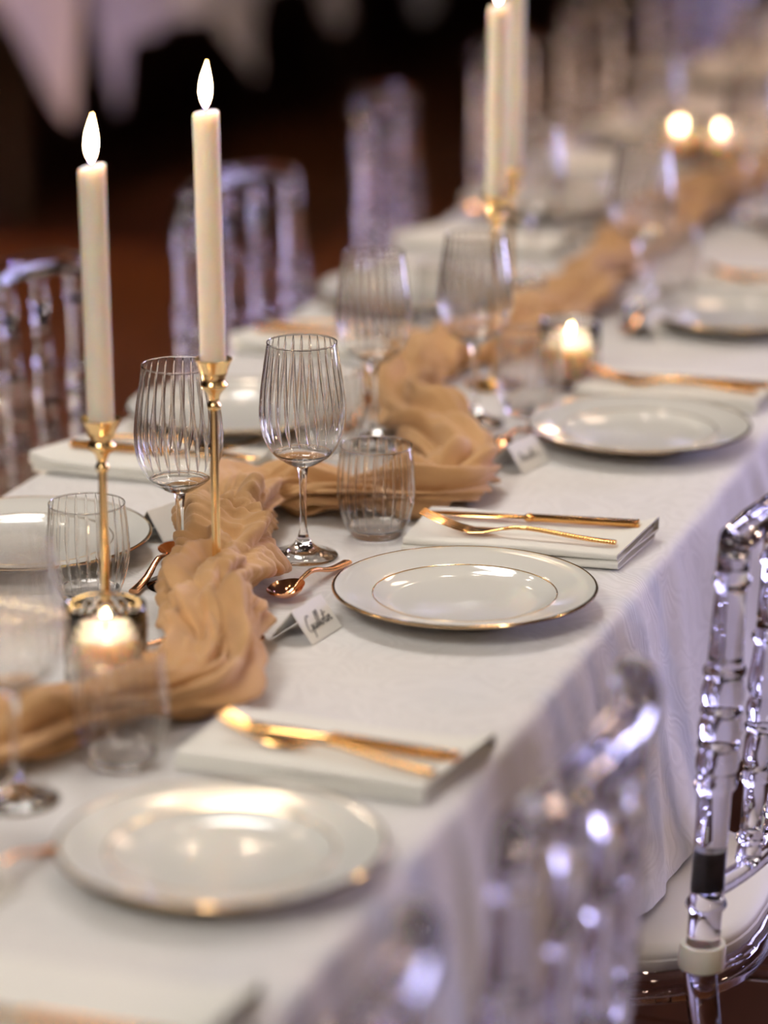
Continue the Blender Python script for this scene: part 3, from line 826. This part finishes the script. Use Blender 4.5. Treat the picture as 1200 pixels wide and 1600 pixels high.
# ------------------------------------------------------------------ acrylic chairs (local: faces -x, back at +x)
def make_chair():
    t = empty('acrylic_chair')
    SEATZ = 0.415
    def bx(y): return 0.185 + 0.040 * (1 - (y / 0.19) ** 2)       # back curve, bulging away from the table
    lean = 0.045                                                  # metres per metre above seat
    def bp(y, z): return (bx(y) + lean * (z - 0.45), y, z)
    post = [(0.0165, 0.440), (0.0168, 0.470), (0.0165, 0.500), (0.0195, 0.5045), (0.0210, 0.508), (0.0195, 0.5115), (0.0168, 0.5155), (0.0166, 0.560), (0.0166, 0.6240), (0.0175, 0.6275),
            (0.0212, 0.6330), (0.0212, 0.6385), (0.0190, 0.6425), (0.0180, 0.6445), (0.0212, 0.6520), (0.0215, 0.6610), (0.0188, 0.6690), (0.0180, 0.6710), (0.0210, 0.6745), (0.0210, 0.6780), (0.0180, 0.6810),
            (0.0212, 0.6880), (0.0212, 0.6970), (0.0188, 0.7040), (0.0178, 0.7060), (0.0208, 0.7095), (0.0208, 0.7130), (0.0180, 0.7160), (0.0208, 0.7240), (0.0210, 0.7330), (0.0180, 0.7430), (0.0175, 0.7450),
            (0.0212, 0.7495), (0.0212, 0.7540), (0.0180, 0.7580), (0.0172, 0.7620), (0.0150, 0.8300), (0.0148, 0.8370), (0.0185, 0.8405), (0.0190, 0.8440), (0.0178, 0.8475), (0.0160, 0.8500), (0.0160, 0.8780)]
    for s in (-1, 1):
        y = s * 0.185
        mb = MB().lathe(post, 28)
        mb.v = [(x + bp(y, z)[0], yy + y, z) for x, yy, z in mb.v]
        po = mb.build('back_post', 'acrylic', t, angle=50)
        mb = MB().lathe([(0.0005, 0.5235), (0.0142, 0.5235), (0.0148, 0.527), (0.0148, 0.562), (0.0140, 0.5655), (0.0005, 0.5655)], 24)  # added core imitating the dark refraction inside the post, not a real part
        mb.v = [(x + bp(y, z)[0], yy + y, z) for x, yy, z in mb.v]
        mb.build('dark_refraction', 'refraction', po)['label'] = 'dark core imitating a refracted patch in the clear post'
        mb = MB().lathe([(0.0172, 0.440), (0.0225, 0.440), (0.0232, 0.443), (0.0232, 0.462), (0.0222, 0.4655), (0.0172, 0.4655)], 32, close=True)
        mb.v = [(x + bp(y, z)[0], yy + y, z) for x, yy, z in mb.v]
        mb.build('white_ring', 'ring', po)['label'] = 'white ring where the post meets the seat'
    # crest rail with rounded drop ends
    pts = []; rad = []
    for i in range(-12, 13):
        y = 0.185 * i / 12; u = abs(i / 12)
        zc = 0.888 + 0.012 * (1 - u ** 2) - 0.006 * max(0, (u - .85) / .15)
        p = bp(y, zc); pts.append((p[0], y, zc)); rad.append((0.0185 - 0.003 * u, 0.020 - 0.003 * u))
    a = bp(-0.185, 0.874); b = bp(0.185, 0.874)
    pts = [(a[0], -0.1975, 0.868)] + [(pts[0][0], -0.194, 0.878)] + pts + [(pts[-1][0], 0.194, 0.878)] + [(b[0], 0.1975, 0.868)]
    rad = [0.010, 0.0145] + rad + [0.0145, 0.010]
    MB().tube(pts, rad, 18, up=(1, 0, 0)).build('top_rail', 'acrylic', t, angle=80)
    # lower back rail
    pts = [bp(0.180 * i / 10, 0.520 - 0.0 * abs(i)) for i in range(-10, 11)]
    MB().tube(pts, (0.0105), 14).build('lower_rail', 'acrylic', t, angle=80)
    sp = [(0.0100, 0.522), (0.0135, 0.530), (0.0120, 0.5420), (0.0105, 0.5460), (0.0145, 0.5500), (0.0145, 0.5545), (0.0108, 0.5590), (0.0108, 0.6080), (0.0118, 0.6110), (0.0150, 0.6150), (0.0150, 0.6190), (0.0118, 0.6230), (0.0140, 0.6400),
          (0.0132, 0.6600), (0.0112, 0.6650), (0.0148, 0.6690), (0.0148, 0.6730), (0.0118, 0.6770), (0.0145, 0.6860), (0.0142, 0.6960), (0.0112, 0.7030), (0.0152, 0.7120), (0.0142, 0.7300), (0.0112, 0.7540), (0.0108, 0.7600), (0.0148, 0.7640), (0.0148, 0.7680), (0.0112, 0.7720), (0.0102, 0.8400), (0.0135, 0.8440), (0.0135, 0.8480), (0.0102, 0.8520), (0.0102, 0.885)]
    for k in range(4):
        y = (k - 1.5) * 0.074
        mb = MB().lathe(sp, 20)
        mb.v = [(x + bp(y, z)[0], yy + y, z) for x, yy, z in mb.v]
        mb.build('spindle', 'acrylic', t, angle=50)
    # seat frame ring and cushion: rounded outline
    def outline(inset, n=64):
        pts = []
        for j in range(n):
            a = 2 * pi * j / n
            ca, sa = cos(a), sin(a)
            x = (abs(ca) ** 0.62) * (1 if ca >= 0 else -1) * (0.205 - inset)
            y = (abs(sa) ** 0.62) * (1 if sa >= 0 else -1) * (0.205 - inset - 0.010 * (x > 0) * x / 0.2)
            if x > 0: x = x + 0.018 * (1 - (y / 0.2) ** 2)
            pts.append((x + 0.0, y))
        return pts
    def ringz(spec):
        return [[(x, y, z) for x, y in outline(i)] for i, z in spec]
    mb = MB(); mb.grid(ringz([(0.0, SEATZ - 0.026), (-0.003, SEATZ - 0.020), (-0.003, SEATZ - 0.006), (0.0, SEATZ), (0.024, SEATZ), (0.028, SEATZ - 0.005), (0.028, SEATZ - 0.022), (0.024, SEATZ - 0.026)]), wrap_u=True, wrap_v=True)
    mb.build('seat_frame', 'acrylic', t, angle=60)
    mb = MB(); rows = ringz([(0.06, SEATZ + 0.0005), (0.018, SEATZ + 0.001), (0.010, SEATZ + 0.005), (0.009, SEATZ + 0.014), (0.0085, SEATZ + 0.016), (0.0105, SEATZ + 0.0175), (0.009, SEATZ + 0.020), (0.012, SEATZ + 0.026), (0.024, SEATZ + 0.0305), (0.07, SEATZ + 0.0335), (0.14, SEATZ + 0.0345), (0.20, SEATZ + 0.0345)])
    o0 = len(mb.v); mb.grid(rows, wrap_v=True); mb.f.append(tuple(range(64))); mb.f.append(tuple(11 * 64 + j for j in range(64)))
    mb.build('seat_cushion', 'cushion', t, angle=60)['label'] = 'white padded cushion'
    # legs
    lg = [(0.0110, 0.0), (0.0125, 0.004), (0.0125, 0.020), (0.0105, 0.024), (0.0120, 0.120), (0.0175, 0.126), (0.0175, 0.134), (0.0130, 0.140), (0.0150, 0.330), (0.0190, 0.336), (0.0190, 0.344), (0.0160, 0.350), (0.0165, 0.4405)]
    for (x, y, dx, dy) in ((0.185, -0.185, 0.05, 0.0), (0.185, 0.185, 0.05, 0.0), (-0.165, -0.165, -0.015, -0.01), (-0.165, 0.165, -0.015, 0.01)):
        top = 0.4405 if x > 0 else SEATZ - 0.004
        mb = MB().lathe([(r, z * top / 0.4405) for r, z in lg], 22)
        mb.v = [(vx + x + dx * (1 - z / top), vy + y + dy * (1 - z / top), z) for vx, vy, z in mb.v]
        mb.build('leg', 'acrylic', t, angle=50)
    def rod(a, b, r=0.009):
        a = Vector(a); b = Vector(b); n = 12
        MB().tube([a.lerp(b, i / n) for i in range(n + 1)], [r * (1 + 0.35 * math.exp(-((i / n - .5) / .08) ** 2)) for i in range(n + 1)], 14).build('stretcher', 'acrylic', t, angle=60)
    for s in (-1, 1):
        rod((0.216, s * 0.185, 0.19), (-0.172, s * 0.171, 0.19)); rod((0.205, s * 0.185, 0.27), (-0.168, s * 0.169, 0.27))
    rod((0.21, -0.185, 0.23), (0.21, 0.185, 0.23)); rod((-0.171, -0.17, 0.23), (-0.171, 0.17, 0.23))
    return t
chair = Maker(make_chair)
CH = 'clear acrylic chairs along the table'
chair((0.332, 0.010, 0), 0, 'clear acrylic chair with white cushion tucked beneath the hanging tablecloth, its turned posts sharp', 'chair', CH)
chair((0.335, -0.765, 0), radians(1), 'strongly blurred clear acrylic chair in front of the hanging cloth, lower right', 'chair', CH)
chair((0.315, -1.300, 0), 0, 'clear acrylic chair at the bottom edge, only a blurred post and rail end showing', 'chair', CH)
LC = [(0.60, -0.345, 2, 'clear acrylic chair behind the shorter candle at the left edge of the photo'),
      (1.27, -0.315, -4, 'clear acrylic chair behind the taller near candle, second from the left'),
      (2.10, -0.350, 8, 'clear acrylic chair between the near candles and the far candle pair, third from the left'),
      (2.74, -0.330, 0, 'clear acrylic chair just beyond the far pair of candles, fourth along the far side'),
      (3.32, -0.320, -2, 'blurred clear acrylic chair near the top, fifth along the far side of the table'),
      (4.02, -0.320, 0, 'blurred clear acrylic chair near the top right, sixth along the far side'),
      (4.72, -0.330, 3, 'farthest blurred clear acrylic chair in the top right corner')]
for y, x, a, lab in LC:
    chair((x, y, 0), pi + radians(a), lab, 'chair', CH)

# ------------------------------------------------------------------ place settings
G = 'place settings'
ZT = TZ + 0.0008
PL = 'white gold-rimmed dinner plates'
plates = [(0.249, -0.781, 'gold-rimmed white plate nearest the camera, in front of the blurred tumbler'),
          (0.238, -0.066, 'sharp gold-rimmed white plate beside the name card reading Guillotin'),
          (0.250, 0.615, 'gold-rimmed white plate between the sharp napkin and the far tealight'),
          (0.232, 1.265, 'blurred gold-rimmed white plate at the right edge, beyond the far tealight'),
          (0.232, 1.960, 'farthest gold-rimmed white plate on the near side, cut by the right edge'),
          (-0.265, -0.035, 'gold-rimmed white plate behind the left tumbler, cut by the left edge'),
          (-0.245, 0.545, 'blurred white plate seen between the two sharp wine glasses'),
          (-0.245, 1.250, 'blurred white plate on the far side, behind the left blurred wine glass'),
          (-0.245, 1.950, 'blurred white plate on the far side, beside the far pair of candles'),
          (-0.245, 2.650, 'blurred white plate on the far side near the top right chairs'),
          (-0.245, 3.350, 'farthest blurred white plate in the top right corner')]
for x, y, lab in plates: plate((x, y, ZT), 0, lab, 'plate', PL)

NG = 'folded white napkins'
naps = [(0.245, -1.092, 0, 'folded white napkin in the bottom left corner of the photo'),
        (0.256, -0.530, -3, 'blurred folded white napkin beyond the nearest plate, with gold cutlery on it'),
        (0.240, 0.160, 3, 'sharp folded white napkin with looped end beyond the Guillotin plate'),
        (0.245, 0.845, 2, 'blurred folded white napkin beyond the plate by the far tealight'),
        (0.245, 1.500, 1, 'blurred folded white napkin at the right edge, farthest on the near side'),
        (-0.262, 0.325, 180, 'folded white napkin behind the near candlestick at the left'),
        (-0.255, 0.955, 181, 'blurred folded white napkin behind the sharp right-hand wine glass'),
        (-0.255, 1.660, 180, 'blurred folded white napkin behind the blurred wine glass pair'),
        (-0.255, 2.360, 179, 'farthest blurred folded white napkin beyond the far candles')]
for x, y, a, lab in naps: napkin((x, y, ZT), radians(a), lab, 'napkin', NG)
NZ = ZT + 0.0182
def lay(maker, a, b, z, lab, cat, group, mid):
    """lay a piece with its tip at a and handle end at b; mid = handle length from local origin"""
    d = Vector((b[0] - a[0], b[1] - a[1])); d.normalize()
    rz = math.atan2(d.y, d.x)
    return maker((b[0] - d.x * mid, b[1] - d.y * mid, z), rz, lab, cat, group)
KG, FG, SG = 'gold dinner knives', 'gold dinner forks', 'rose gold dessert spoons'
lay(knife, (0.120, 0.176), (0.352, 0.206), NZ, 'gold knife with beaded handle on the sharp napkin', 'knife', KG, 0.117)
lay(fork, (0.130, 0.128), (0.345, 0.132), NZ, 'gold fork with beaded handle on the sharp napkin', 'fork', FG, 0.104)
lay(knife, (0.137, -0.510), (0.375, -0.535), NZ, 'blurred gold knife on the napkin beyond the nearest plate', 'knife', KG, 0.117)
lay(fork, (0.139, -0.528), (0.365, -0.575), NZ, 'blurred gold fork on the napkin beyond the nearest plate', 'fork', FG, 0.104)
lay(knife, (0.132, 0.845), (0.361, 0.850), NZ, 'blurred gold knife on the napkin right of the far tealight', 'knife', KG, 0.117)
lay(fork, (0.135, 0.822), (0.350, 0.815), NZ, 'blurred gold fork on the napkin right of the far tealight', 'fork', FG, 0.104)
lay(knife, (0.140, 1.500), (0.361, 1.500), NZ, 'blurred gold knife at the right edge on the farthest near-side napkin', 'knife', KG, 0.117)
lay(fork, (0.145, 1.470), (0.350, 1.465), NZ, 'blurred gold fork at the right edge on the farthest near-side napkin', 'fork', FG, 0.104)
lay(knife, (0.130, -1.130), (0.355, -1.135), NZ, 'gold knife in the bottom left corner, mostly out of frame', 'knife', KG, 0.117)
lay(knife, (-0.134, 0.325), (-0.365, 0.318), NZ, 'gold knife on the napkin behind the near candlestick', 'knife', KG, 0.117)
lay(fork, (-0.125, 0.348), (-0.355, 0.362), NZ, 'gold fork on the napkin behind the near candlestick', 'fork', FG, 0.104)
lay(knife, (-0.140, 0.950), (-0.365, 0.945), NZ, 'blurred gold knife on the napkin behind the sharp right-hand wine glass', 'knife', KG, 0.117)
lay(fork, (-0.140, 0.978), (-0.355, 0.985), NZ, 'blurred gold fork on the napkin behind the sharp right-hand wine glass', 'fork', FG, 0.104)

lay(spoon, (0.052, -0.122), (0.078, 0.031), ZT, 'sharp rose gold spoon behind the Guillotin name card', 'spoon', SG, 0.087)
lay(spoon, (-0.108, 0.045), (-0.098, -0.135), ZT, 'rose gold spoon lying beside the tumbler at the left', 'spoon', SG, 0.087)
lay(spoon, (0.088, -0.254), (-0.055, -0.310), ZT, 'rose gold spoon whose bowl peeks out from beneath the runner', 'spoon', SG, 0.087)
lay(spoon, (0.100, 0.485), (0.118, 0.640), ZT, 'blurred rose gold spoon beside the second name card', 'spoon', SG, 0.087)
lay(spoon, (0.080, -0.900), (0.112, -0.770), ZT, 'blurred gold spoon at the rim of the nearest plate, left edge', 'spoon', SG, 0.087)
lay(spoon, (0.100, 1.150), (0.105, 1.300), ZT, 'blurred rose gold spoon next to the far right plate', 'spoon', SG, 0.087)
lay(spoon, (-0.110, 0.720), (-0.100, 0.540), ZT, 'blurred rose gold spoon glinting left of the far runner bend', 'spoon', SG, 0.087)

WG, TG = 'ribbed crystal wine glasses', 'ribbed stemless tumblers'
for x, y, lab in [(0.023, 0.046, 'sharp ribbed wine glass right of the taller near candle'),
                  (-0.064, -0.088, 'sharp ribbed wine glass behind the taller near candlestick'),
                  (0.028, -0.698, 'strongly blurred wine glass cut by the left edge, its foot beside the runner'),
                  (0.036, 0.634, 'blurred wine glass left of the far candlesticks, on the near side of the runner'),
                  (-0.050, 0.500, 'blurred wine glass second from the far candlesticks, behind the sharp tumbler'),
                  (0.080, 1.300, 'blurred wine glass right of the far candle pair'),
                  (-0.112, 1.420, 'blurred wine glass directly behind the far candlesticks'),
                  (0.088, 1.990, 'blurred wine glass in the upper right, near side of the runner'),
                  (-0.105, 2.125, 'blurred wine glass in the upper right, far side of the runner'),
                  (0.150, 2.780, 'faint wine glass in the top right corner, near side'),
                  (-0.110, 2.830, 'faint wine glass in the top right corner, far side')]:
    wine((x, y, ZT), random.uniform(0, 1), lab, 'wine glass', WG)
for x, y, lab in [(0.073, 0.142, 'sharp ribbed tumbler in front of the runner, right of the sharp wine glass'),
                  (-0.136, -0.163, 'sharp ribbed tumbler behind the shorter candlestick at the left'),
                  (0.080, -0.590, 'blurred tumbler in front of the runner and the nearest plate'),
                  (0.085, 0.705, 'blurred tumbler in front of the far tealight'),
                  (-0.085, 0.440, 'blurred tumbler behind the sharp right-hand wine glass'),
                  (0.095, 1.420, 'blurred tumbler behind the far right plate'),
                  (-0.130, 1.060, 'blurred tumbler on the far side, behind the blurred wine glasses'),
                  (0.130, 2.140, 'blurred tumbler at the upper right edge'),
                  (-0.130, 1.760, 'blurred tumbler on the far side, upper right')]:
    tumbler((x, y, ZT), random.uniform(0, 1), lab, 'tumbler', TG)

make_card((0.112, -0.193, ZT), radians(82), GUILLOTIN, 'white folded name card handwritten Guillotin')
make_card((0.142, 0.470, ZT), radians(76), SCRIBBLE, 'blurred white name card beside the plate by the far tealight')
make_card((0.085, -0.905, ZT), radians(80), SCRIBBLE, 'blurred white name card cut by the left edge, near the nearest plate')
make_card((0.130, 1.165, ZT), radians(82), None, 'blurred white name card next to the far right plate')
make_card((-0.150, 0.085, ZT), radians(-110), None, 'white name card behind the left spoon, seen from the back')

# candlesticks with tapers
def stick(x, y, h, length, cut, side, tilt, lab1, lab2):
    s = make_candlestick(h); s.location = (x, y, ZT)
    tag(s, lab1, 'candlestick', 'slim gold candlesticks')
    c = make_taper(length, cut, side); c.location = (x, y, ZT + h - 0.0148)
    c.rotation_euler = (tilt[0], tilt[1], 0)
    tag(c, lab2, 'candle', 'lit white taper candles')
stick(-0.063, -0.288, 0.229, 0.262, 0.003, 0.3, (0, radians(-0.7)), 'slim gold candlestick at the left, behind the near tealight', 'lit white taper candle, the shorter at the left')
stick(0.004, -0.160, 0.264, 0.262, 0.0015, 0.3, (0, radians(-0.9)), 'slim gold candlestick rising out of the runner', 'lit white taper candle, the taller one near the left chairs')
stick(0.005, 0.825, 0.249, 0.255, 0.002, 0.0, (0, radians(0.2)), 'slim gold candlestick of the blurred far pair, the nearer', 'lit white taper candle of the blurred far pair, flame cut by the top edge')
stick(-0.030, 1.017, 0.249, 0.295, 0.002, 0.0, (0, radians(0.6)), 'slim gold candlestick of the blurred far pair, the farther', 'white taper candle of the blurred far pair, running out of the top edge')

VG = 'smoked glass votive holders'; TLG = 'lit tealight candles'
for x, y, l1, l2 in [(-0.012, -0.408, 'studded smoked glass votive holder at the left, behind the runner', 'lit tealight in the studded votive holder at the left'),
                     (0.095, 0.865, 'blurred glass votive holder beside the far candlesticks', 'lit tealight in the votive holder beside the far candlesticks'),
                     (-0.058, 2.440, 'blurred glass votive holder at the upper right', 'lit tealight glowing at the upper right, largest bright spot'),
                     (-0.140, 2.455, 'blurred glass votive holder at the upper right, left of the brightest tealight', 'lit tealight at the upper right, left of the brightest one')]:
    votive((x, y, ZT), 0, l1, 'votive holder', VG)
    tealight((x, y, ZT + 0.0110), 0.5, l2, 'candle', TLG)

# ------------------------------------------------------------------ second long table in the dark of the hall, its cloth hanging in points
def make_back_table():
    xa, xb, ya, yb = -3.06, -2.28, 4.75, 11.0
    t = empty('banquet_table', (0, 0, 0))
    MB().box(xa + 0.012, xb - 0.012, ya + 0.012, yb - 0.012, 0.715, 0.742).build('tabletop', 'wood', t, False)
    for y in (ya + 0.3, 7.9, yb - 0.3):
        for x in (-2.72, -2.62):
            MB().box(x - 0.022, x + 0.022, y - 0.022, y + 0.022, 0, 0.715).build('leg', 'wood', t, False)
    tag(t, 'second long wooden table under the blurred cloth in the dark hall', 'table')
    ys = np.arange(ya, yb + 1e-6, 0.02)
    hem = 0.20 + 0 * ys
    for yc, d, wd in ((4.75, 0.18, 0.06), (5.74, 0.23, 0.15), (6.62, 0.20, 0.16), (7.5, 0.28, 0.16), (8.4, 0.28, 0.16), (9.3, 0.28, 0.16), (10.2, 0.28, 0.16)):
        hem = hem + d * np.exp(-np.abs((ys - yc) / wd) ** 2.6)
    cols = []
    us = np.linspace(0, 1, 16)
    for u in us[::-1]:
        cols.append(np.stack([xa - 0.01 - 0.06 * u + 0.03 * u * vnoise(ys * 8, 3.0, u), ys, 0.748 - 0.30 * u + 0 * ys], -1))
    for x in np.linspace(xa, xb, 10):
        cols.append(np.stack([x + 0 * ys, ys, 0.75 + 0 * ys], -1))
    for u in us:
        cols.append(np.stack([xb + 0.01 + 0.07 * u + 0.04 * u * vnoise(ys * 9, 7.0, u), ys, 0.748 - hem * u], -1))
    o = np_grid_obj('tablecloth', np.stack(cols, 1), 'linen')
    xs = np.linspace(xa, xb, 40)
    dr = 0.04 + 0.36 * np.exp(-((xs - xb) / 0.17) ** 2) + 0.30 * np.exp(-((xs - xa) / 0.16) ** 2)
    np_grid_obj('cloth_end', np.stack([np.stack([xs, ya - 0.005 - 0.06 * u + 0.03 * u * vnoise(xs * 8, 5.0, u), 0.75 - dr * u], -1) for u in us], 0), 'linen', parent=o)
    tag(o, 'blurred white cloth hanging in points from the table at the top left', 'tablecloth')
make_back_table()
